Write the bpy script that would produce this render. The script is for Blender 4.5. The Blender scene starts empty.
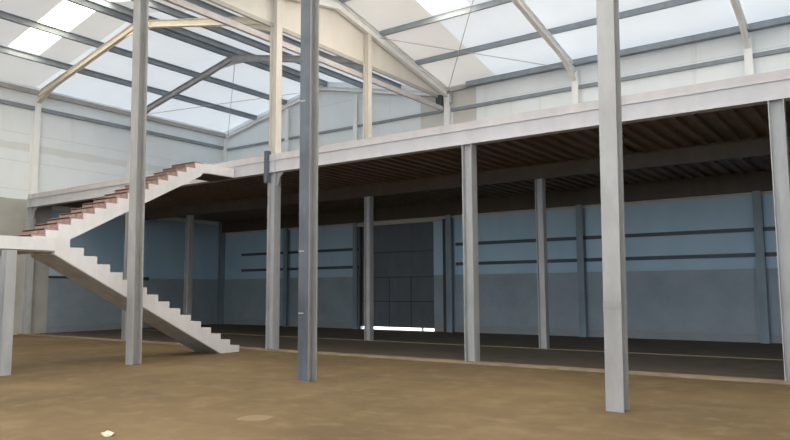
import bpy, bmesh, math, random
from mathutils import Vector, Matrix
random.seed(4)
S = bpy.context.scene
COL = S.collection

# ------------------------------------------------------------------ helpers
class MB:
    """collects solids into one mesh"""
    def __init__(s, org=(0, 0, 0)):
        s.v = []; s.f = []; s.o = Vector(org); s.smooth = False
    def solid(s, vs, fs):
        b = len(s.v)
        s.v += [Vector(p) - s.o for p in vs]
        s.f += [tuple(i + b for i in f) for f in fs]
    def box(s, a, b):
        x0, y0, z0 = [min(p, q) for p, q in zip(a, b)]
        x1, y1, z1 = [max(p, q) for p, q in zip(a, b)]
        s.solid([(x0, y0, z0), (x1, y0, z0), (x1, y1, z0), (x0, y1, z0), (x0, y0, z1), (x1, y0, z1), (x1, y1, z1), (x0, y1, z1)],
                [(0, 3, 2, 1), (4, 5, 6, 7), (0, 1, 5, 4), (1, 2, 6, 5), (2, 3, 7, 6), (3, 0, 4, 7)])
    def prism(s, pts, off):
        """closed polygon pts (3d) extruded by vector off"""
        n = len(pts); off = Vector(off)
        P = [Vector(p) for p in pts]
        s.solid(P + [p + off for p in P],
                [tuple(range(n - 1, -1, -1)), tuple(range(n, 2 * n))] + [(i, (i + 1) % n, n + (i + 1) % n, n + i) for i in range(n)])
    def rod(s, a, b, r, n=8):
        a = Vector(a); b = Vector(b); d = (b - a).normalized()
        u = d.orthogonal().normalized(); w = d.cross(u)
        c = [u * math.cos(2 * math.pi * i / n) * r + w * math.sin(2 * math.pi * i / n) * r for i in range(n)]
        s.solid([a + k for k in c] + [b + k for k in c],
                [tuple(range(n - 1, -1, -1)), tuple(range(n, 2 * n))] + [(i, (i + 1) % n, n + (i + 1) % n, n + i) for i in range(n)])
    def build(s, name, mat, parent=None, bevel=0):
        me = bpy.data.meshes.new(name)
        me.from_pydata([tuple(p) for p in s.v], [], s.f)
        bm = bmesh.new(); bm.from_mesh(me)
        bmesh.ops.recalc_face_normals(bm, faces=bm.faces)
        bm.to_mesh(me); bm.free()
        me.materials.append(mat)
        o = bpy.data.objects.new(name, me)
        COL.objects.link(o)
        o.location = s.o
        if parent:
            o.parent = parent
            q = parent; off = Vector((0, 0, 0))
            while q: off += q.location; q = q.parent
            o.location = s.o - off
        if bevel:
            m = o.modifiers.new('bevel', 'BEVEL'); m.width = bevel; m.segments = 2; m.limit_method = 'ANGLE'
        return o

def tag(o, label=None, cat=None, group=None, kind=None):
    for k, v in (('label', label), ('category', cat), ('group', group), ('kind', kind)):
        if v: o[k] = v
    return o

def empty(name, loc, label, cat, group=None, kind=None):
    o = bpy.data.objects.new(name, None); COL.objects.link(o); o.location = loc
    return tag(o, label, cat, group, kind)

# ------------------------------------------------------------------ materials
def newmat(name):
    m = bpy.data.materials.new(name); m.use_nodes = True
    nt = m.node_tree
    return m, nt, nt.nodes['Principled BSDF']

def ramp(nt, fac, stops):
    r = nt.nodes.new('ShaderNodeValToRGB')
    while len(r.color_ramp.elements) < len(stops): r.color_ramp.elements.new(0.5)
    for e, (p, c) in zip(r.color_ramp.elements, stops):
        e.position = p; e.color = (*c, 1)
    nt.links.new(fac, r.inputs['Fac'])
    return r.outputs['Color']

def coords(nt, scale=(1, 1, 1)):
    t = nt.nodes.new('ShaderNodeTexCoord')
    m = nt.nodes.new('ShaderNodeMapping'); m.inputs['Scale'].default_value = scale
    nt.links.new(t.outputs['Object'], m.inputs['Vector'])
    return m.outputs['Vector']

def noise(nt, vec, scale, detail=5, rough=.6):
    n = nt.nodes.new('ShaderNodeTexNoise')
    n.inputs['Scale'].default_value = scale; n.inputs['Detail'].default_value = detail; n.inputs['Roughness'].default_value = rough
    nt.links.new(vec, n.inputs['Vector'])
    return n.outputs['Fac']

def mix(nt, fac, a, b, mode='MIX'):
    n = nt.nodes.new('ShaderNodeMix'); n.data_type = 'RGBA'; n.blend_type = mode
    for sock, val in ((n.inputs[0], fac), (n.inputs[6], a), (n.inputs[7], b)):
        if hasattr(val, 'links') or isinstance(val, bpy.types.NodeSocket): nt.links.new(val, sock)
        elif isinstance(val, tuple): sock.default_value = (*val, 1)
        else: sock.default_value = val
    return n.outputs[2]

def math_(nt, op, a, b=0.0, c=0.0):
    n = nt.nodes.new('ShaderNodeMath'); n.operation = op
    for sock, val in zip(n.inputs, (a, b, c)):
        if isinstance(val, bpy.types.NodeSocket): nt.links.new(val, sock)
        else: sock.default_value = val
    return n.outputs[0]

def sep(nt):
    t = nt.nodes.new('ShaderNodeTexCoord'); s = nt.nodes.new('ShaderNodeSeparateXYZ')
    nt.links.new(t.outputs['Object'], s.inputs[0])
    return s.outputs

def paint(name, c, var=.12, scale=3, rough=.55, metal=0.0, stretch=(1, 1, .35)):
    """painted or galvanised surface with faint uneven tone"""
    m, nt, b = newmat(name)
    v = coords(nt, stretch)
    f = noise(nt, v, scale)
    lo = tuple(x * (1 - var) for x in c); hi = tuple(min(1, x * (1 + var)) for x in c)
    nt.links.new(ramp(nt, f, [(.3, lo), (.7, hi)]), b.inputs['Base Color'])
    b.inputs['Roughness'].default_value = rough; b.inputs['Metallic'].default_value = metal
    return m

M = {}
M['steel'] = paint('grey_white_steel_paint', (.40, .405, .42), .16)
M['white_steel'] = paint('white_rafter_paint', (.90, .91, .91), .04)
M['pole'] = paint('weathered_grey_column', (.335, .33, .33), .16)
M['band'] = paint('dull_splice_plate', (.27, .265, .265), .1)
M['steel_blue'] = paint('dark_blue_grey_steel', (.095, .11, .135), .35)
M['steel_cream'] = paint('skylit_cream_steel', (.60, .565, .52), .10)  # warm skylight put into the colour of the upper shafts
M['shaded_col'] = paint('shaded_blue_grey_wall_column', (.24, .31, .37), .12)  # shade under the mezzanine put into the lower shaft colour
M['cream_rafter'] = paint('skylit_cream_rafter', (.80, .74, .64), .05)  # glow of the nearby skylight put into this rafter colour
M['purlin'] = paint('galvanised_purlin', (.27, .31, .35), .12, rough=.5)
M['girt'] = paint('dark_girt', (.07, .09, .125), .12)
M['beam'] = paint('white_beam_paint', (.53, .52, .55), .07)
M['slab_edge'] = paint('pale_slab_edge', (.52, .49, .505), .10)
M['rust_beam'] = paint('brown_primer', (.09, .07, .055), .2)
M['plaster'] = paint('white_plaster', (.74, .725, .735), .05, 6)
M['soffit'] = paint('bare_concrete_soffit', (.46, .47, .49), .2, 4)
M['terracotta'] = paint('terracotta_brick', (.34, .225, .205), .3, 14, .85, stretch=(1, 1, 1))
def sheet(name, c, tr):
    """thin roofing sheet that lets part of the daylight through"""
    m, nt, b = newmat(name)
    f = noise(nt, coords(nt), .5, 4)
    col = ramp(nt, f, [(.3, tuple(x * .94 for x in c)), (.7, c)])
    nt.links.new(col, b.inputs['Base Color']); b.inputs['Roughness'].default_value = .6
    t = nt.nodes.new('ShaderNodeBsdfTranslucent'); t.inputs['Color'].default_value = (tr[0], tr[1], tr[2], 1)
    a = nt.nodes.new('ShaderNodeMixShader'); a.inputs[0].default_value = tr[3]
    nt.links.new(b.outputs[0], a.inputs[1]); nt.links.new(t.outputs[0], a.inputs[2])
    nt.links.new(a.outputs[0], nt.nodes['Material Output'].inputs['Surface'])
    return m
M['roof'] = sheet('white_roof_sheet', (.84, .85, .85), (.91, .96, 1.0, .10))
M['roof_grey'] = sheet('grey_roof_sheet', (.66, .66, .65), (1.0, .97, .93, .075))  # greyer and less translucent than the white sheet
M['roof_warm_grey'] = sheet('warm_grey_roof_sheet', (.80, .78, .75), (1.0, .95, .88, .07))  # warmer grey, also less translucent than the white sheet
M['cream'] = paint('cream_infill_sheet', (.66, .63, .585), .05, 2, .6)
M['gutter'] = paint('grey_gutter', (.42, .40, .38), .1)
M['door'] = paint('dark_grey_door', (.12, .145, .175), .15, 2)
M['dark'] = paint('dark_metal', (.05, .055, .06), .2)
M['pale'] = paint('pale_trim', (.58, .55, .5), .1)
M['scrap'] = paint('pale_scrap', (.62, .55, .42), .15, 12)
M['curb'] = paint('pale_concrete_strip', (.27, .215, .14), .25, 2.5, .9, stretch=(1, 1, 1))
M['yard'] = paint('yard_concrete', (.5, .49, .46), .1, 1, .9, stretch=(1, 1, 1))

# deck underside
m, nt, b = newmat('rusty_deck_sheet')
v = coords(nt); f = noise(nt, v, 1.4, 6)
nt.links.new(ramp(nt, f, [(.3, (.15, .112, .084)), (.7, (.22, .162, .122))]), b.inputs['Base Color'])
b.inputs['Roughness'].default_value = .7
M['deck'] = m

# walls: concrete block base under white sandwich panel
def wall_mat(name, axis, zsplit):
    m, nt, b = newmat(name)
    sx = sep(nt)
    v = coords(nt, (1, 1, .45))
    f = noise(nt, v, .9, 6)
    pan = ramp(nt, f, [(.3, (.83, .88, .91)), (.7, (.89, .94, .97))])
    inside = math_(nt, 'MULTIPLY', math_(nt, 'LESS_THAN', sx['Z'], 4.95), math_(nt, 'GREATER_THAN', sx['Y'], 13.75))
    pan = mix(nt, inside, pan, ramp(nt, f, [(.3, (.40, .58, .73)), (.7, (.48, .66, .80))]))   # bluish shade under the mezzanine put into the panel colour
    # horizontal panel joints each 1.1 m
    k = math_(nt, 'FRACT', math_(nt, 'DIVIDE', sx['Z'], 1.12))
    j = math_(nt, 'LESS_THAN', k, .018)
    pan = mix(nt, math_(nt, 'MULTIPLY', j, .35), pan, (.42, .42, .42))
    # rain-stain runs
    v2 = coords(nt, (2.2, 2.2, .12)); g = noise(nt, v2, 1.3, 4)
    st = ramp(nt, g, [(.60, (0, 0, 0)), (.78, (1, 1, 1))])
    pan = mix(nt, math_(nt, 'MULTIPLY', st, .30), pan, (.50, .47, .42))
    # blocks
    cv = nt.nodes.new('ShaderNodeCombineXYZ')
    nt.links.new(sx['X' if axis == 'x' else 'Y'], cv.inputs[0]); nt.links.new(sx['Z'], cv.inputs[1])
    br = nt.nodes.new('ShaderNodeTexBrick')
    nt.links.new(cv.outputs[0], br.inputs['Vector'])
    br.inputs['Scale'].default_value = 1; br.inputs['Brick Width'].default_value = .4; br.inputs['Row Height'].default_value = .2
    br.inputs['Mortar Size'].default_value = .008
    br.inputs['Color1'].default_value = (.50, .50, .49, 1); br.inputs['Color2'].default_value = (.44, .44, .43, 1); br.inputs['Mortar'].default_value = (.38, .38, .37, 1)
    f2 = noise(nt, coords(nt), 1.1, 6)
    blk = mix(nt, .5, br.outputs['Color'], ramp(nt, f2, [(.3, (.36, .355, .34)), (.7, (.55, .55, .54))]))
    blk = mix(nt, math_(nt, 'MULTIPLY', inside, .7), blk, ramp(nt, f2, [(.3, (.22, .31, .40)), (.7, (.29, .385, .475))]))  # same bluish shade put into the block colour
    # dirt splashed at the foot
    low = math_(nt, 'LESS_THAN', math_(nt, 'ADD', sx['Z'], math_(nt, 'MULTIPLY', f2, -.5)), .02)
    blk = mix(nt, math_(nt, 'MULTIPLY', low, .22), blk, (.25, .19, .12))
    if axis == 'y':      # rendered concrete wall outside the mezzanine, up to deck height
        con = ramp(nt, f2, [(.3, (.40, .39, .365)), (.7, (.52, .51, .48))])
        con = mix(nt, math_(nt, 'MULTIPLY', st, .45), con, (.30, .27, .22))
        front = math_(nt, 'MULTIPLY', math_(nt, 'LESS_THAN', sx['Y'], 14.6), math_(nt, 'LESS_THAN', math_(nt, 'ADD', sx['Z'], math_(nt, 'MULTIPLY', f2, .1)), 5.3))
        pan = mix(nt, front, pan, con); blk = mix(nt, front, blk, con)
        b1 = math_(nt, 'MULTIPLY', math_(nt, 'GREATER_THAN', math_(nt, 'ADD', sx['Z'], math_(nt, 'MULTIPLY', f2, .3)), 7.32), math_(nt, 'LESS_THAN', math_(nt, 'ADD', sx['Z'], math_(nt, 'MULTIPLY', f2, -.3)), 7.3))
        pan = mix(nt, math_(nt, 'MULTIPLY', b1, .2), pan, (.45, .38, .28))
    up = math_(nt, 'GREATER_THAN', sx['Z'], zsplit)
    if axis == 'x':      # grey rendered pier behind the corner column
        pier = math_(nt, 'MULTIPLY', math_(nt, 'MULTIPLY', math_(nt, 'GREATER_THAN', sx['X'], -15.3), math_(nt, 'LESS_THAN', sx['X'], -12.7)), math_(nt, 'GREATER_THAN', sx['Z'], 5.5))
        pan = mix(nt, pier, pan, ramp(nt, f2, [(.3, (.58, .57, .54)), (.7, (.68, .67, .64))]))
    nt.links.new(mix(nt, up, blk, pan), b.inputs['Base Color'])
    b.inputs['Roughness'].default_value = .6
    return m
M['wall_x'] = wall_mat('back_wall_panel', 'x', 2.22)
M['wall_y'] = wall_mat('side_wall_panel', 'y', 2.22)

# floor
m, nt, b = newmat('dusty_concrete_floor')
sx = sep(nt)
v = coords(nt)
n1 = noise(nt, v, .35, 8, .62); n2 = noise(nt, v, 2.2, 8, .65); n3 = noise(nt, coords(nt, (.5, 1.4, 1)), .9, 6, .6)
c = ramp(nt, n1, [(.32, (.092, .060, .024)), (.52, (.135, .089, .037)), (.70, (.18, .125, .058))])
c = mix(nt, math_(nt, 'MULTIPLY', ramp(nt, n2, [(.50, (0, 0, 0)), (.75, (1, 1, 1))]), .5), c, (.25, .18, .10))
c = mix(nt, math_(nt, 'MULTIPLY', ramp(nt, n3, [(.58, (0, 0, 0)), (.72, (1, 1, 1))]), .5), c, (.085, .058, .031))
# one pale spilled patch
ds = nt.nodes.new('ShaderNodeVectorMath'); ds.operation = 'DISTANCE'; ds.inputs[1].default_value = (-6.68, 6.32, 0)
mp = nt.nodes.new('ShaderNodeMapping'); nt.links.new(v, mp.inputs['Vector']); nt.links.new(mp.outputs[0], ds.inputs[0])
patch = math_(nt, 'LESS_THAN', math_(nt, 'ADD', ds.outputs['Value'], math_(nt, 'MULTIPLY', n2, .5)), .46)
c = mix(nt, math_(nt, 'MULTIPLY', patch, .4), c, (.33, .25, .155))
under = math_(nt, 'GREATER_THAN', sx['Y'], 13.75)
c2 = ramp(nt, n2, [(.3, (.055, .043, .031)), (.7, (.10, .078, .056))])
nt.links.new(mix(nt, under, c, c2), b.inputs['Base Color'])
b.inputs['Roughness'].default_value = .85
bp = nt.nodes.new('ShaderNodeBump'); bp.inputs['Strength'].default_value = .25; bp.inputs['Distance'].default_value = .03
nt.links.new(n2, bp.inputs['Height']); nt.links.new(bp.outputs[0], b.inputs['Normal'])
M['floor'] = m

def emis(name, c, s):
    m = bpy.data.materials.new(name); m.use_nodes = True
    nt = m.node_tree; nt.nodes.clear()
    e = nt.nodes.new('ShaderNodeEmission'); e.inputs['Color'].default_value = (*c, 1); e.inputs['Strength'].default_value = s
    o = nt.nodes.new('ShaderNodeOutputMaterial'); nt.links.new(e.outputs[0], o.inputs[0])
    return m
SKY_STR = 7.0
M['skylight'] = emis('daylit_skylight_sheet', (1.0, .90, .72), SKY_STR)

# ------------------------------------------------------------------ dimensions (metres)
XL, XR = -27.4, 7.9             # left wall, far right wall (out of view)
YF, YP, YE, YM, YW = -5.0, 9.38, 13.73, 18.03, 23.46
F = [-13.9, -8.6, -3.05, 2.4]   # frames of the right hall
ZB, ZS, ZT = 4.93, 5.285, 5.45    # mezzanine edge beam: underside, joint, top
EAVE = 9.4
YR = 16.42                      # ridge of the right hall
XRG = -20.65                    # ridge of the left hall
def zr(y): return EAVE + .195 * (YW - max(y, 2 * YR - y))        # right hall rafter centre
def zl(x): return EAVE + .215 * (6.75 - abs(x - XRG))            # left hall rafter centre
PANEL = .40                     # roof sheet over rafter centre

# ------------------------------------------------------------------ setting
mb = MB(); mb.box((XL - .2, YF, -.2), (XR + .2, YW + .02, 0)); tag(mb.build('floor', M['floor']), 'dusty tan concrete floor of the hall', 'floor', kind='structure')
mb = MB(); mb.box((-60, YW + .02, -.25), (40, 60, -.03)); tag(mb.build('ground', M['yard']), 'pale yard outside the back door', 'ground', kind='structure')
mb = MB(); mb.box((-60, -40, -.25), (40, YF, -.03)); tag(mb.build('ground_front', M['yard']), 'pale yard outside the open front', 'ground', kind='structure')

# back wall with door opening and gable over the left hall
DX0, DX1, DZ = -18.46, -14.75, 4.42
W = .18
mb = MB()
mb.prism([(XL, YW, 0), (DX0, YW, 0), (DX0, YW, DZ), (XL, YW, DZ)], (0, W, 0))
mb.prism([(DX1, YW, 0), (XR, YW, 0), (XR, YW, DZ), (DX1, YW, DZ)], (0, W, 0))
mb.prism([(XL, YW, DZ), (XR, YW, DZ), (XR, YW, EAVE + PANEL), (F[0], YW, EAVE + PANEL), (XRG, YW, zl(XRG) + PANEL), (XL, YW, EAVE + PANEL)], (0, W, 0))
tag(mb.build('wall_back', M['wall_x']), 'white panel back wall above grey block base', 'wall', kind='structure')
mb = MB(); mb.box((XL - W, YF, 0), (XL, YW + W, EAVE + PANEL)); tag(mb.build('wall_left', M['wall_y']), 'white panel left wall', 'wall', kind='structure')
mb = MB(); mb.box((XR, YF, 0), (XR + W, YW + W, 11)); tag(mb.build('wall_right', M['wall_y']), 'white panel end wall out of view', 'wall', kind='structure')

mb = MB()
OX0, OX1, OZ = -13.0, 7.4, 9.2
mb.box((XL, YF - W, 0), (OX0, YF, 9.8)); mb.box((OX1, YF - W, 0), (XR, YF, 9.8)); mb.box((OX0, YF - W, OZ), (OX1, YF, 9.8)); mb.box((OX0, YF - W, 0), (OX1, YF, 2.8))
mb.prism([(XL, YF - W, 9.8), (F[0], YF - W, 9.8), (XRG, YF - W, zl(XRG) + PANEL)], (0, W, 0))
tag(mb.build('added_wall_front', M['wall_x']), 'unseen wall added behind the camera, opening shaped for the light', 'wall', kind='structure')  # unseen wall, added with an opening shaped to tune the light

# roofs: sheets with skylight strips let in
def roof_plane_x(name, y0, y1, zf, strips, x0, x1, label, mat='roof'):
    """sheet spanning y0..y1 (sloped in y), long along x; strips = [(xa, xb, ya, yb)] openings"""
    mb = MB(); th = Vector((0, 0, .06))
    xs = sorted({x0, x1, *[s[0] for s in strips], *[s[1] for s in strips]})
    for a, b_ in zip(xs, xs[1:]):
        op = [s for s in strips if s[0] <= (a + b_) / 2 <= s[1]]
        segs = [(y0, y1)]
        if op:
            ya, yb = op[0][2], op[0][3]
            segs = [(y0, ya), (yb, y1)]
        for c_, d_ in segs:
            if d_ - c_ < .01: continue
            mb.solid([(a, c_, zf(c_) + PANEL), (b_, c_, zf(c_) + PANEL), (b_, d_, zf(d_) + PANEL), (a, d_, zf(d_) + PANEL)], [(0, 1, 2, 3)])
    return tag(mb.build(name, M[mat]), label, 'roof', kind='structure')
def roof_plane_y(name, x0, x1, zf, strips, y0, y1, label, mat='roof'):
    mb = MB(); th = Vector((0, 0, .06))
    ys = sorted({y0, y1, *[s[0] for s in strips], *[s[1] for s in strips]})
    for a, b_ in zip(ys, ys[1:]):
        op = [s for s in strips if s[0] <= (a + b_) / 2 <= s[1]]
        segs = [(x0, x1)]
        if op:
            segs = [(x0, op[0][2]), (op[0][3], x1)]
        for c_, d_ in segs:
            if d_ - c_ < .01: continue
            mb.solid([(c_, a, zf(c_) + PANEL), (d_, a, zf(d_) + PANEL), (d_, b_, zf(d_) + PANEL), (c_, b_, zf(c_) + PANEL)], [(0, 1, 2, 3)])
    return tag(mb.build(name, M[mat]), label, 'roof', kind='structure')

def skylight(pts, label, group=None):
    mb = MB(); mb.prism([(p[0], p[1], p[2] + PANEL + .02) for p in pts], (0, 0, .03))
    o = mb.build('skylight', M['skylight'])
    return tag(o, label, 'skylight', group, kind='thing')

# right hall
RS = [(-11.75, -10.35, YR + .1, 18.75), (-6.5, -5.1, YR + .1, 18.75), (-1.0, .4, YR + .1, 18.75)]
roof_plane_x('ceiling_back', YR, YW + W, zr, [], F[0] - .15, -11.75, 'grey sheet bay of the roof next to the gable', 'roof_warm_grey')
roof_plane_x('ceiling_back', YR, YW + W, zr, RS, -11.75, XR + W, 'white sheet roof slope rising from the back wall')
RS2 = [(s[0], s[1], 11.2, YR - .1) for s in RS]
roof_plane_x('ceiling_ridge', YP, YR, zr, RS2, F[0] - .15, XR + W, 'white sheet roof slope over the front columns')
for i, s in enumerate(RS):
    skylight([(s[0], s[2], zr(s[2])), (s[1], s[2], zr(s[2])), (s[1], s[3], zr(s[3])), (s[0], s[3], zr(s[3]))],
             ['bright skylight strip in the roof of the right hall, above the column row', 'daylit roof strip over the middle of the right hall', 'daylit roof strip near the far right wall'][i])
for i, s in enumerate(RS2):
    skylight([(s[0], s[2], zr(s[2])), (s[1], s[2], zr(s[2])), (s[1], s[3], zr(s[3])), (s[0], s[3], zr(s[3]))],
             'daylit strip on the roof slope over the front columns, %s' % ['next to the cream gable', 'over the middle bay', 'beside the far right wall'][i])
# left hall
LS = [(11.45, 12.55, -24.95, -20.75), (6.0, 7.1, -24.95, -20.75), (.6, 1.7, -24.95, -20.75)]
roof_plane_y('ceiling_left', XL - W, XRG, zl, LS, YF, YE, 'greyer part of the white sheet roof slope rising from the left wall', 'roof_grey')
roof_plane_y('ceiling_left', XL - W, XRG, zl, [], YE, YW + W, 'white sheet roof slope rising from the left wall')
LS2 = [(11.45, 12.55, -20.55, -16.4), (6.0, 7.1, -20.55, -16.4), (.6, 1.7, -20.55, -16.4)]
roof_plane_y('ceiling_valley', XRG, F[0] - .15, zl, LS2, YF, YE, 'greyer part of the white sheet roof slope falling to the valley', 'roof_grey')
roof_plane_y('ceiling_valley', XRG, F[0] - .15, zl, [], YE, YW + W, 'white sheet roof slope falling to the valley')
def lsky(ya, yb, xa, xb, label):
    skylight([(xa, ya, zl(xa)), (xb, ya, zl(xb)), (xb, yb, zl(xb)), (xa, yb, zl(xa))], label)
lsky(11.45, 12.55, -24.95, -22.99, 'lower bright skylight panel over the left wall, between two purlins')
lsky(11.45, 12.55, -22.99, -20.75, 'upper bright skylight panel next to the ridge of the left hall')
lsky(11.45, 12.55, -20.55, -16.4, 'bright skylight strip across the ridge, behind the tall column by the stairs')
for i, k in enumerate((1, 2)):
    lsky(LS[k][0], LS[k][1], LS[k][2], LS[k][3], 'skylight strip above the left wall, %s' % ['beside the stair landing', 'closest to the front wall'][i])
    lsky(LS2[k][0], LS2[k][1], LS2[k][2], LS2[k][3], 'skylight strip on the valley slope of the left hall, %s' % ['beside the stair landing', 'closest to the front wall'][i])
# near hall over the camera
def zn(y): return EAVE + .195 * (7.04 - abs(y - 2.34))
NS = [(s[0], s[1], -3.0, 2.2) for s in RS]; NS2 = [(s[0], s[1], 2.5, 7.5) for s in RS]
roof_plane_x('ceiling_front', YF, 2.34, zn, NS, F[0] - .15, XR + W, 'white roof slope behind the camera')
roof_plane_x('ceiling_near', 2.34, YP, zn, NS2, F[0] - .15, XR + W, 'white roof slope above the camera')
for i, s in enumerate(NS + NS2):
    skylight([(s[0], s[2], zn(s[2])), (s[1], s[2], zn(s[2])), (s[1], s[3], zn(s[3])), (s[0], s[3], zn(s[3]))],
             'daylit roof strip over the near hall, %s' % ['above the far end of its back slope', 'above the middle of its back slope', 'above the right end of its back slope', 'above the far end of its front slope', 'above the middle of its front slope', 'above the right end of its front slope'][i])

# floor strips
mb = MB(); mb.box((XL, 13.48, 0), (XR, 13.80, .035)); tag(mb.build('trim_1', M['curb']), 'pale concrete strip along the mezzanine edge', 'floor strip', kind='structure')
mb = MB(); mb.box((XL, 17.95, 0), (XR, 18.1, .012)); tag(mb.build('trim_2', M['curb']), 'second pale floor strip under the mezzanine', 'floor strip', kind='structure')

# ------------------------------------------------------------------ steel columns
def hcol(name, x, y, z0, z1, w, d, web_axis, mat, label, group=None, tf=.016, tw=.012, cat='column', parent=None):
    """H section; web_axis 'y': flanges face -Y/+Y; 'x': flanges face -X/+X"""
    mb = MB((x, y, z0))
    if web_axis == 'y':
        mb.box((x - w / 2, y - d / 2, z0), (x + w / 2, y - d / 2 + tf, z1))
        mb.box((x - w / 2, y + d / 2 - tf, z0), (x + w / 2, y + d / 2, z1))
        mb.box((x - tw / 2, y - d / 2 + tf, z0), (x + tw / 2, y + d / 2 - tf, z1))
    else:
        mb.box((x - w / 2, y - d / 2, z0), (x - w / 2 + tf, y + d / 2, z1))
        mb.box((x + w / 2 - tf, y - d / 2, z0), (x + w / 2, y + d / 2, z1))
        mb.box((x - w / 2 + tf, y - tw / 2, z0), (x + w / 2 - tf, y + tw / 2, z1))
    o = mb.build(name, mat, parent)
    if label: tag(o, label, cat, group, 'thing')
    return o

g = 'tall front columns that carry the roof'
def tall(x, label, mat, bands, w=.24, lean=0.0, face=None):
    t = empty('steel_column', (x, YP, 0), label, 'column', g, 'thing')
    hcol('shaft', x, YP, 0, EAVE, w, .24, 'y', mat, None, tf=.03, tw=.02, parent=t)
    if face:
        mb = MB((x, YP, 0)); mb.box((x - w / 2 - .003, YP - .126, .01), (x + w / 2 - .004, YP - .1205, EAVE - .01))
        mb.build('front_face', M[face], t)['label'] = 'dark blue-grey front face'  # front face darker and bluer than the shaft
    for zz, hh, mt in bands:
        mb = MB((x, YP, zz)); mb.box((x - w / 2 - .004, YP - .1285, zz - hh), (x + w / 2 * (1 if hh > .03 else 0) + .004, YP - .085, zz + hh)); mb.build('clamp_band', M[mt], t)
    t.rotation_euler.y = lean
    return t
tall(F[0] + .07, 'tall pale grey column in front of the two stair flights', M['pole'], [], w=.25, lean=-.02)
tall(F[1], 'tall blue-grey column with thin clamp bands, between the stairs and the dark door', M['pole'], [(2.33, .01, 'gutter'), (1.21, .01, 'gutter'), (5.13, .01, 'gutter')], face='steel_blue')
tall(F[2] + .02, 'tall pale column with a broad front face, nearest one right of the dark door', M['pole'], [(1.40, .05, 'band')], w=.24, lean=.012)

# mezzanine edge columns
E_ = [-20.69, F[0], -7.64, -1.4]
hcol('steel_column', E_[0], YE, 0, ZB, .22, .22, 'x', M['steel'], 'slim grey column under the mezzanine edge behind the stairs')
c1 = empty('steel_column', (E_[1], YE, 0), 'tall column at the mezzanine edge rising past its beam to the gable frame', 'column', None, 'thing')
hcol('lower_shaft', E_[1], YE, 0, ZT, .27, .25, 'x', M['steel'], None, parent=c1)
u = hcol('upper_shaft', E_[1], YE, ZT, zr(YE) - .15, .27, .22, 'x', M['steel_cream'], None, parent=c1); u['label'] = 'cream upper shaft with warm skylight in its colour'
mb = MB((E_[1], YE, ZB)); mb.prism([(E_[1] + .13, YE - .02, ZB), (E_[1] + .13, YE - .02, ZB - .40), (E_[1] + .17, YE - .02, ZB - .36), (E_[1] + .22, YE - .02, ZB - .14), (E_[1] + .40, YE - .02, ZB)], (0, .04, 0))
mb.build('corner_brace', M['steel'], c1)
mb = MB((E_[1], YE, ZB)); mb.box((E_[1] - .22, YE - .2, ZB - .28), (E_[1] - .10, YE - .05, ZB + .62)); mb.build('bracket', M['steel_blue'], c1)['label'] = 'dark grey bracket'
hcol('steel_column', E_[2], YE, 0, ZB, .25, .25, 'x', M['steel'], 'channel-faced grey column under the mezzanine edge, just right of the dark door')
hcol('steel_column', E_[3], YE, 0, ZB, .25, .25, 'x', M['steel'], 'grey channel-faced column under the mezzanine edge, at the right border')

# inner mezzanine columns
ZM = 4.72
hcol('steel_column', -23.06, YM, 0, ZM, .22, .22, 'x', M['steel'], 'inner mezzanine column seen behind the lower stair flight, by the room corner')
hcol('steel_column', F[0] + .05, YM, 0, ZM, .22, .22, 'x', M['steel'], 'inner mezzanine column standing in front of the dark door')
hcol('steel_column', -7.78, YM, 0, ZM, .22, .22, 'x', M['steel'], 'inner mezzanine column between the two wall bays right of the door')
hcol('steel_column', F[0], YM, ZT, zr(YM) - .15, .22, .2, 'x', M['steel_cream'], 'cream gable post standing on the mezzanine below the sloping end rafter', cat='post')

# wall columns: white, with blue-grey shade put into the colour under the mezzanine
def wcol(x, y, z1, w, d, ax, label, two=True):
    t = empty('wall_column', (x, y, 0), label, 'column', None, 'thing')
    hcol('lower_shaft', x, y, 0, ZT if two else 5.3, w, d, ax, M['shaded_col'] if two else M['soffit'], None, parent=t)
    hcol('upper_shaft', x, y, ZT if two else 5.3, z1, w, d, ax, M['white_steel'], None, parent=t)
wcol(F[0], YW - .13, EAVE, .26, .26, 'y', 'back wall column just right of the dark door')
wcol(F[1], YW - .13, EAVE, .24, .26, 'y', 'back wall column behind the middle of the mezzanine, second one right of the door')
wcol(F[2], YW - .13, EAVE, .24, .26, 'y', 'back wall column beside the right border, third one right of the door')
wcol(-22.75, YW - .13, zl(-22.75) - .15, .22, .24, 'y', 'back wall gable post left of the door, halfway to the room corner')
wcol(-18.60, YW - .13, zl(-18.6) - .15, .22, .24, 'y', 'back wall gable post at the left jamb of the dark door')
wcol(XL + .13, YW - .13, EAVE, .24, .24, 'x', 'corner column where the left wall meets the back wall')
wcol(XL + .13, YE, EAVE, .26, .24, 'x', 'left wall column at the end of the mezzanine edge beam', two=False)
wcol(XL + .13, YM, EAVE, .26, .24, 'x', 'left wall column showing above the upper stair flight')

# ------------------------------------------------------------------ rafters
def rafter(name, pts_top, dirv, depth, mat, label, parent=None, w=.18):
    pass

def arm(mb, a, b, depth_a, depth_b, perp, w=.18, t=.016):
    """I section from a to b (centre line); depth may taper; perp = unit vector normal to the web"""
    a = Vector(a); b = Vector(b); perp = Vector(perp); up = Vector((0, 0, 1))
    ha = up * depth_a / 2; hb = up * depth_b / 2
    p = perp * .006
    mb.prism([a - ha - p, b - hb - p, b + hb - p, a + ha - p], perp * .012)
    for s in (1, -1):
        q = perp * w / 2; tt = up * t * -s
        mb.prism([a + s * ha - q, b + s * hb - q, b + s * hb - q + tt, a + s * ha - q + tt], perp * w)

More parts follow.
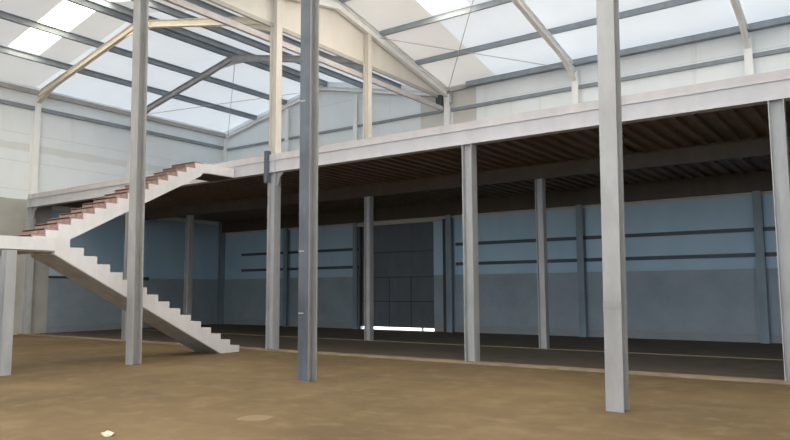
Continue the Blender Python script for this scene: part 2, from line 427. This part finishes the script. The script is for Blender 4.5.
def frame_y(x, mat, label):
    """pair of rafters of the right hall at x"""
    t = empty('roof_rafter', (x, YW, EAVE), label, 'rafter', 'portal rafters of the right hall', 'thing')
    ya, yb = YW - .25, YP + .1
    for s, y0 in ((1, ya), (-1, yb)):
        mb = MB((x, y0, zr(y0))); arm(mb, (x, y0, zr(y0)), (x, YR, zr(YR)), .26, .26, (1, 0, 0), w=.16); mb.build('rafter_arm', mat, t)
        if x == F[0]: continue
        y1 = y0 - s * 1.1
        mb = MB((x, y0, zr(y0)))
        mb.prism([(x - .01, y0, zr(y0) - .13), (x - .01, y0, zr(y0) - .45), (x - .01, y1, zr(y1) - .13)], (.02, 0, 0))
        mb.prism([(x - .08, y0, zr(y0) - .45), (x - .08, y1, zr(y1) - .13), (x - .08, y1, zr(y1) - .115), (x - .08, y0, zr(y0) - .435)], (.16, 0, 0))
        mb.build('haunch', mat, t)
    return t
frame_y(F[0], M['white_steel'], 'end rafter of the right hall above the cream gable sheet')
frame_y(F[1], M['white_steel'], 'white rafter meeting the back wall just left of the broad pale column')
frame_y(F[2], M['white_steel'], 'white rafter meeting the back wall near the top right corner')

def frame_x(y, mat, label):
    t = empty('roof_rafter', (XRG, y, zl(XRG)), label, 'rafter', 'portal rafters of the left hall', 'thing')
    for s, x0 in ((1, XL + .25), (-1, F[0] - .14)):
        mb = MB((x0, y, zl(x0))); arm(mb, (x0, y, zl(x0)), (XRG, y, zl(XRG)), .24, .24, (0, 1, 0), w=.15); mb.build('rafter_arm', mat, t)
        x1 = x0 + s * (1.1 if s > 0 else 1.9)
        mb = MB((x0, y, zl(x0)))
        mb.prism([(x0, y - .01, zl(x0) - .12), (x0, y - .01, zl(x0) - .34), (x1, y - .01, zl(x1) - .12)], (0, .02, 0))
        mb.prism([(x0, y - .09, zl(x0) - .34), (x1, y - .09, zl(x1) - .12), (x1, y - .09, zl(x1) - .105), (x0, y - .09, zl(x0) - .325)], (0, .18, 0))
        mb.build('haunch', mat, t)
    mb = MB((XRG, y, zl(XRG)))
    mb.prism([(XRG - .9, y - .012, zl(XRG - .9) - .12), (XRG, y - .012, zl(XRG) - .28), (XRG + .9, y - .012, zl(XRG + .9) - .12), (XRG, y - .012, zl(XRG) - .14)], (0, .024, 0))
    mb.build('ridge_haunch', mat, t)
    return t
frame_x(YE, M['cream_rafter'], 'cream rafter pair of the left hall passing behind the column by the stairs')
frame_x(YM, M['steel'], 'grey rafter pair of the left hall, deeper than the cream one')
# gable edge rafter on the back wall
t = empty('roof_rafter', (XRG, YW - .1, zl(XRG)), 'thin pale rafter along the gable of the back wall', 'rafter', None, 'thing')
for x0 in (XL + .25, F[0] - .14):
    mb = MB((x0, YW - .1, zl(x0))); arm(mb, (x0, YW - .1, zl(x0) + .05), (XRG, YW - .1, zl(XRG) + .05), .18, .18, (0, 1, 0), w=.12); mb.build('rafter_arm', M['white_steel'], t)

# ------------------------------------------------------------------ purlins (Z section, long)
def zsec(mb, a, b, up=.2, lip=.07, side=(0, 1, 0)):
    a = Vector(a); b = Vector(b); s = Vector(side); t = .012
    z = Vector((0, 0, 1))
    def bx(o0, o1, q0, q1):
        pa = [a + s * o0 + z * q0, a + s * o1 + z * q0, a + s * o1 + z * q1, a + s * o0 + z * q1]
        mb.prism(pa, b - a)
    bx(-t / 2, t / 2, 0, up)
    bx(-lip, t / 2, 0, t)
    bx(-t / 2, lip, up - t, up)
def purlin_x(y, label, x0=F[0] - .1, x1=XR, double=False, z=None):
    zz = zr(y) + .17 if z is None else z
    mb = MB((x0, y, zz)); zsec(mb, (x0, y, zz), (x1, y, zz), up=.22)
    if double: zsec(mb, (x0, y - .14, zz), (x1, y - .14, zz), up=.22)
    return tag(mb.build('roof_purlin', M['purlin']), label, 'purlin', 'purlins under the right hall roof', 'thing')
purlin_x(18.85, 'dark purlin at the foot of the right skylight, highest on the right roof')
purlin_x(21.1, 'dark purlin halfway down the right roof slope')
purlin_x(16.62, 'purlin beside the ridge of the right hall')
purlin_x(23.22, 'dark eave purlin along the top of the back wall', x0=-12.95, double=True, z=9.52)
mb = MB((F[0], 23.25, 9.4)); mb.box((F[0], 23.2, 9.52), (-12.95, 23.32, 9.66)); tag(mb.build('eave_tube', M['steel']), 'short white tube between the corner column and the dark eave purlin', 'tube', None, 'thing')
def purlin_y(x, label, double=False):
    zz = zl(x) + .16
    mb = MB((x, YF, zz)); zsec(mb, (x, YF, zz), (x, YW, zz), up=.22, side=(1, 0, 0))
    if double: zsec(mb, (x + .5, YF, zl(x + .5) + .16), (x + .5, YW, zl(x + .5) + .16), up=.22, side=(1, 0, 0))
    return tag(mb.build('roof_purlin', M['purlin']), label, 'purlin', 'purlins under the left hall roof', 'thing')
purlin_y(-25.03, 'dark purlin below the lower skylight panel, lowest on the left roof slope')
purlin_y(-22.98, 'dark purlin between the two bright panels of the left roof')
purlin_y(-20.92, 'thick double dark purlin at the ridge of the left hall', double=True)
purlin_y(-18.3, 'dark purlin just past the ridge, on the slope falling to the valley')
purlin_y(-16.3, 'dark purlin on the falling slope nearest the cream gable sheet')
# eave lip along left wall
mb = MB((XL, YF, 9.5)); mb.box((XL, YF, 9.5), (XL + .12, YW, 9.68)); tag(mb.build('eave_tube', M['gutter']), 'grey eave rail along the top of the left wall', 'rail', None, 'thing')

# ------------------------------------------------------------------ valley: cream infill, gutter, beam
x = F[0] - .11
yy = [YP, YR, YW - .75]
mb = MB((x, YR, 9.32)); mb.prism([(x, yy[0], 9.32), (x, yy[2], 9.32), (x, YW - .28, 9.50), (x, YW - .02, 9.50), (x, YW - .02, zr(YW - .02) + PANEL), (x, YR, zr(YR) + PANEL), (x, yy[0], zr(yy[0]) + PANEL)], (-.03, 0, 0))
tag(mb.build('gable_sheet', M['cream']), 'cream sheet closing the gable above the valley between the two halls', 'sheet', None, 'thing')
mb = MB((x, YP, 9.2)); mb.box((x - .06, YP + .15, 9.20), (x + .012, YW - .75, 9.32)); tag(mb.build('valley_flashing', M['gutter']), 'grey flashing along the lower edge of the cream gable sheet', 'flashing', None, 'thing')
mb = MB((F[0], YP, 8.8)); mb.box((F[0] - .24, YP + .15, 8.77), (F[0] - .14, YW - .3, 8.94)); tag(mb.build('tie_beam', M['slab_edge']), 'long pale tie beam running below the cream gable sheet to the back wall', 'beam', None, 'thing')

# ------------------------------------------------------------------ girts
def girt(a, b, h, d, label, mat='girt'):
    mb = MB(a); mb.box(a, (b[0], b[1], a[2] + h)) if False else mb.box((a[0], a[1], a[2]), (b[0], b[1], a[2] + h))
    return tag(mb.build('wall_girt', M[mat]), label, 'wall rail', 'dark rails across the walls', 'thing')
for z_, nm in ((3.35, 'upper'), (2.58, 'lower')):
    girt((-25.9, YW - .06, z_), (-18.55, YW - .005, 0), .12, .06, nm + ' dark rail on the back wall under the mezzanine, left of the door')
    girt((-13.7, YW - .06, z_), (XR, YW - .005, 0), .12, .06, nm + ' dark rail on the back wall under the mezzanine, right of the door')
girt((F[0] + .1, YW - .1, 8.74), (XR, YW - .005, 0), .13, .06, 'dark rail on the upper back wall, below the eave purlin', 'purlin')
girt((XL + .3, YW - .08, 8.78), (F[0] - .3, YW - .005, 0), .11, .06, 'dark rail across the gable part of the back wall', 'purlin')
girt((XL + .005, YF, 8.86), (XL + .1, YW, 0), .15, .06, 'dark rail along the left wall near the eave', 'purlin')

# ------------------------------------------------------------------ mezzanine
t = empty('mezzanine_beam', (F[0], YE, ZB), 'long white edge beam of the mezzanine', 'beam', None, 'thing')
mb = MB((F[0], YE, ZB))
mb.box((XL, YE - .10, ZB), (XR, YE - .08, ZS)); mb.box((XL, YE - .13, ZB), (XR, YE + .10, ZB + .02)); mb.box((XL, YE - .13, ZS - .02), (XR, YE + .10, ZS))
mb.build('channel', M['beam'], t)
mb = MB((F[0], YE, ZS)); mb.box((XL, YE - .11, ZS + .005), (XR, YE + .2, ZT)); mb.build('slab_edge', M['slab_edge'], t)
# corner brace at the left wall end
mb = MB((XL, YE, ZB)); mb.prism([(XL + .26, YE, ZB), (XL + .26, YE, ZB - .45), (XL + .31, YE, ZB - .42), (XL + .36, YE, ZB - .15), (XL + .62, YE, ZB)], (0, .04, 0)); mb.build('corner_brace', M['steel'], t)

# ribbed deck: ribs run from the edge to the back wall
mb = MB((F[0], YM, 5.1)); pit = .36; xx = XL; prof = []
zlo, zhi = 5.11, 5.20
while xx < XR:
    prof += [(xx, zhi), (xx + .16, zhi), (xx + .18, zlo), (xx + .30, zlo), (xx + .32, zhi)]
    xx += pit
for (xa, za), (xb, zb) in zip(prof, prof[1:]):
    if xb - xa < 1e-4: continue
    mb.solid([(xa, YE + .1, za), (xb, YE + .1, zb), (xb, YW, zb), (xa, YW, za)], [(0, 1, 2, 3)])
mb.box((XL, YE + .1, 5.21), (XR, YW, ZT - .005))
tag(mb.build('mezzanine_slab', M['deck']), 'rust brown ribbed deck underside of the mezzanine', 'deck', kind='structure')
def ibeam_x(y, z0, z1, w, mat, label, name='mezzanine_beam'):
    mb = MB((F[0], y, z0)); mb.box((XL, y - w / 2, z0), (XR, y + w / 2, z0 + .02)); mb.box((XL, y - w / 2, z1 - .02), (XR, y + w / 2, z1)); mb.box((XL, y - .008, z0), (XR, y + .008, z1))
    return tag(mb.build(name, M[mat]), label, 'beam', None, 'thing')
ibeam_x(YM, ZM, 5.145, .2, 'rust_beam', 'brown beam carrying the middle of the mezzanine deck on the inner columns')
mb = MB((F[0], YW - .3, 4.6)); mb.box((XL + .3, YW - .30, 4.56), (XR, YW - .06, 5.145)); tag(mb.build('mezzanine_beam', M['rust_beam']), 'brown ledger beam along the back wall under the deck', 'beam', None, 'thing')
mb = MB((F[0], YW - .07, 4.5)); mb.box((XL + .3, YW - .07, 4.47), (XR, YW - .01, 4.55)); tag(mb.build('trim_3', M['pale']), 'pale strip along the top of the back wall under the mezzanine', 'trim', kind='structure')

# ------------------------------------------------------------------ back door
d = empty('door_1', ((DX0 + DX1) / 2, YW, 0), 'dark grey sliding door in the back wall with daylight below', 'door', None, 'structure')
mb = MB((DX0, YW, .12))
dy = YW + .05
mb.box((DX0 - .05, dy, .11), (DX1 + .05, dy + .05, DZ + .1))
dp = mb.build('door_panel', M['door'], d)
mb = MB((DX0, dy, 1))
for zz in (1.15, 2.15, 3.2): mb.box((DX0, dy - .012, zz), (DX1, dy, zz + .035))
for xx in (-17.0, -15.9): mb.box((xx, dy - .012, .11), (xx + .03, dy, 2.15))
mb.build('panel_rib', M['dark'], dp)
mb = MB((DX0, YW, 0)); mb.box((DX0 - .02, YW - .06, .12), (DX0 + .06, YW + .05, DZ + .1)); mb.build('door_jamb', M['dark'], d)
mb = MB((DX1, YW, 0)); mb.box((DX1 + .46, YW - .05, 0), (DX1 + .62, YW - .005, 4.45)); mb.build('door_jamb', M['dark'], d)
mb = MB((DX0, YW, DZ)); mb.box((DX0 - .35, YW - .16, DZ - .05), (DX1 + .35, YW - .075, DZ + .06)); mb.build('door_track', M['pale'], d)
mb = MB((DX1, YW, 0)); mb.box((-15.36, dy - .02, .0), (-15.30, dy + .02, .12)); mb.build('floor_bolt', M['dark'], d)

# ------------------------------------------------------------------ staircase
NR = 16; ZL = 2.74
st = empty('concrete_staircase', (-15.3, 10.3, 0), 'white two-flight concrete staircase with a half landing and brick upper steps', 'staircase', None, 'thing')
# lower flight: climbs toward the camera
xa, xb = -15.3, -14.3; ya, yb = 12.9, 7.73
run = (ya - yb) / NR; ris = ZL / NR
prof = [(ya, 0)]
for i in range(NR):
    prof += [(ya - i * run, (i + 1) * ris), (ya - (i + 1) * run, (i + 1) * ris)]
sl = ris / run
wst = .33                                       # waist below the nosing line
yend = prof[-1][0]
prof += [(yend, ZL - wst + 0.0)]
# soffit line parallel to the nosing line down to the floor
yfl = yend + (ZL - wst) / sl
prof += [(min(yfl, ya - .02), 0.0)]
mb = MB((xa, ya, 0)); mb.prism([(xb, p, q) for p, q in prof], (-(xb - xa), 0, 0)); lf = mb.build('lower_flight', M['plaster'], st)
mb = MB((xa, ya, 0)); ysof = min(yfl, ya - .02)
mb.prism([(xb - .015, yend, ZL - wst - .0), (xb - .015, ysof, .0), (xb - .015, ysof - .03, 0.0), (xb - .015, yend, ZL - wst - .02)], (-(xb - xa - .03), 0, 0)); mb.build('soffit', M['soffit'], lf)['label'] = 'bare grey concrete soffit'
# half landing
mb = MB((-15.5, 7.2, ZL)); mb.box((-16.6, 6.45, ZL - .26), (xb, yb, ZL)); ld = mb.build('landing', M['plaster'], st)
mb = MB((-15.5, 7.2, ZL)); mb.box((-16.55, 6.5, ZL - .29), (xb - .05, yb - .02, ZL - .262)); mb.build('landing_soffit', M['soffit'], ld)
# upper flight: climbs toward the mezzanine
ua, ub = -16.45, -15.42; y0, y1 = 7.82, 12.5; ZU = 5.19
run2 = (y1 - y0) / NR; ris2 = (ZU - ZL) / NR
prof = [(y0, ZL)]
for i in range(NR):
    prof += [(y0 + i * run2, ZL + (i + 1) * ris2 - .03), (y0 + (i + 1) * run2, ZL + (i + 1) * ris2 - .03)]
s2 = ris2 / run2
prof += [(y1 + .12, ZU), (y1 + .12, ZU - .27), (y1 - .03, ZU - .27), (y1 - .12, ZU - .38), (y0 + .68, ZL - .01)]
prof += [(y0, ZL - .02)]
mb = MB((ua, y0, ZL)); mb.prism([(ub, p, q) for p, q in prof], (-(ub - ua), 0, 0)); uf = mb.build('upper_flight', M['plaster'], st)
for i in range(NR):
    yb_ = y0 + i * run2; zz = ZL + i * ris2
    mb = MB((ub, yb_, zz))
    mb.box((ua, yb_ - .03, zz), (ub - .03, yb_ + .001, zz + ris2))            # brick riser
    mb.box((ua, yb_ - .03, zz + ris2 - .03), (ub - .01 - random.random() * .03, yb_ + run2, zz + ris2 + .012))   # brick tread
    mb.build('brick_step', M['terracotta'], uf)
# top platform
mb = MB((ub, y1, ZU)); mb.box((ua, y1 + .12, ZU - .26), (ub, YE - .14, ZU)); tp = mb.build('top_platform', M['plaster'], st)
mb = MB((ub, y1, ZU)); mb.box((ua + .02, y1 + .1, ZU - .285), (ub - .03, YE - .15, ZU - .262)); mb.build('platform_soffit', M['rust_beam'], tp)['label'] = 'dark brown underside of the top platform'
# support under the half landing
hcol('steel_column', -14.2, 6.75, 0, ZL - .29, .22, .20, 'x', M['steel'], 'short grey post holding up the half landing of the stairs')
hcol('steel_column', -16.4, 6.72, 0, ZL - .29, .20, .20, 'x', M['steel'], 'short post under the far corner of the half landing, out of view')

# ------------------------------------------------------------------ small things
# roof bracing rods
def brace(a, b, label):
    mb = MB(a); mb.rod(a, b, .012, 6); return tag(mb.build('brace_rod', M['gutter']), label, 'rod', 'thin bracing rods under the roofs', 'thing')
brace((F[0] + .1, 18.6, zr(18.6) - .02), (F[1] - .1, 23.1, zr(23.1) - .05), 'thin bracing rod falling to the right below the right roof')
brace((F[0] + .1, 23.1, zr(23.1) - .05), (F[1] - .1, 16.6, zr(16.6) - .05), 'thin bracing rod rising from the corner column below the right roof')
brace((XRG, YM + .1, zl(XRG) - .1), (-26.9, YW - .2, zl(-26.9)), 'thin bracing rod falling to the room corner below the left roof')
brace((-26.9, YM + .1, zl(-26.9)), (XRG, YW - .2, zl(XRG) - .05), 'thin bracing rod crossing under the left roof to the gable ridge')
# dark siren box on the corner column
t = empty('alarm_siren', (F[0] - .28, YW - .3, 9.1), 'small dark siren box on the back wall below the end rafter', 'siren', None, 'thing')
mb = MB((F[0] - .28, YW - .3, 8.95)); mb.box((F[0] - .40, YW - .46, 8.94), (F[0] - .15, YW - .22, 9.40)); hs = mb.build('housing', M['dark'], t, bevel=.03)
mb = MB((F[0] - .28, YW - .3, 9)); mb.rod((F[0] - .27, YW - .43, 9.2), (F[0] - .27, YW - .39, 9.2), .09, 16); mb.build('horn', M['steel_blue'], hs)
# short down pipe
mb = MB((F[0] + .28, YW - .2, 9)); mb.rod((F[0] + .25, YW - .25, 9.05), (F[0] + .25, YW - .25, 9.5), .045, 12); mb.rod((F[0] + .25, YW - .25, 9.07), (F[0] + .08, YW - .2, 8.97), .045, 12)
tag(mb.build('down_pipe', M['steel']), 'short white pipe stub beside the top of the corner column', 'pipe', None, 'thing')
# rust mark plate on left wall
mb = MB((XL + .01, 15.2, 2.2)); mb.box((XL, 14.6, 2.18), (XL + .05, 15.6, 2.27)); tag(mb.build('wall_bracket', M['dark']), 'dark rusty bracket on the left wall under the stair landing', 'bracket', None, 'thing')
mb = MB((XL + .01, 17.2, 2.2)); mb.box((XL, 18.7, 2.13), (XL + .06, 19.2, 2.28)); tag(mb.build('wall_bracket', M['dark']), 'dark bracket on the left wall behind the lower flight', 'bracket', None, 'thing')
# scrap on the floor
def lump(name, loc, r, label, cat, seed, sq=.4):
    bm = bmesh.new(); bmesh.ops.create_icosphere(bm, subdivisions=2, radius=1)
    rn = random.Random(seed)
    for v in bm.verts:
        k = 1 + rn.uniform(-.25, .25); v.co = Vector((v.co.x * r[0] * k, v.co.y * r[1] * k, max(v.co.z, -.3) * r[2] * k + .3 * r[2]))
    me = bpy.data.meshes.new(name); bm.to_mesh(me); bm.free(); me.materials.append(M['scrap'])
    o = bpy.data.objects.new(name, me); COL.objects.link(o); o.location = loc
    return tag(o, label, cat, None, 'thing')
lump('plaster_chunk', (-7.25, 4.62, 0), (.09, .06, .035), 'pale plaster chunk on the floor at the bottom left edge', 'rubble chunk', 3)

# ------------------------------------------------------------------ light
w = bpy.data.worlds.new('World'); S.world = w; w.use_nodes = True
bg = w.node_tree.nodes['Background']
bg.inputs['Color'].default_value = (.83, .915, 1.0, 1); bg.inputs['Strength'].default_value = 3.0

sun = bpy.data.lights.new('sun', 'SUN'); sun.energy = 6.0; sun.angle = .01; sun.color = (1, .985, .97)
so = bpy.data.objects.new('sun', sun); COL.objects.link(so); so.rotation_euler = Vector((.25, -.55, -1)).to_track_quat('-Z', 'Y').to_euler()

# ------------------------------------------------------------------ camera
f, yaw, pit, rol = 690.1, .6169, .10249, -.00487
s, c = math.sin(yaw), math.cos(yaw); sp, cp = math.sin(pit), math.cos(pit)
right0 = Vector((c, s, 0)); fwd = Vector((-s * cp, c * cp, sp)); up0 = right0.cross(fwd)
right = right0 * math.cos(rol) + up0 * math.sin(rol)
up = up0 * math.cos(rol) - right0 * math.sin(rol)
cam = bpy.data.cameras.new('camera'); co = bpy.data.objects.new('camera', cam); COL.objects.link(co)
cam.sensor_width = 36; cam.sensor_fit = 'HORIZONTAL'; cam.lens = f / 790 * 36; cam.clip_end = 300
R = Matrix((right, up, -fwd)).transposed().to_4x4(); R.translation = (0, 0, 1.6)
co.matrix_world = R
S.camera = co
vs = S.view_settings
vs.view_transform = 'Standard'; vs.look = 'None'; vs.gamma = 1; vs.use_curve_mapping = False
vs.exposure = 0.42
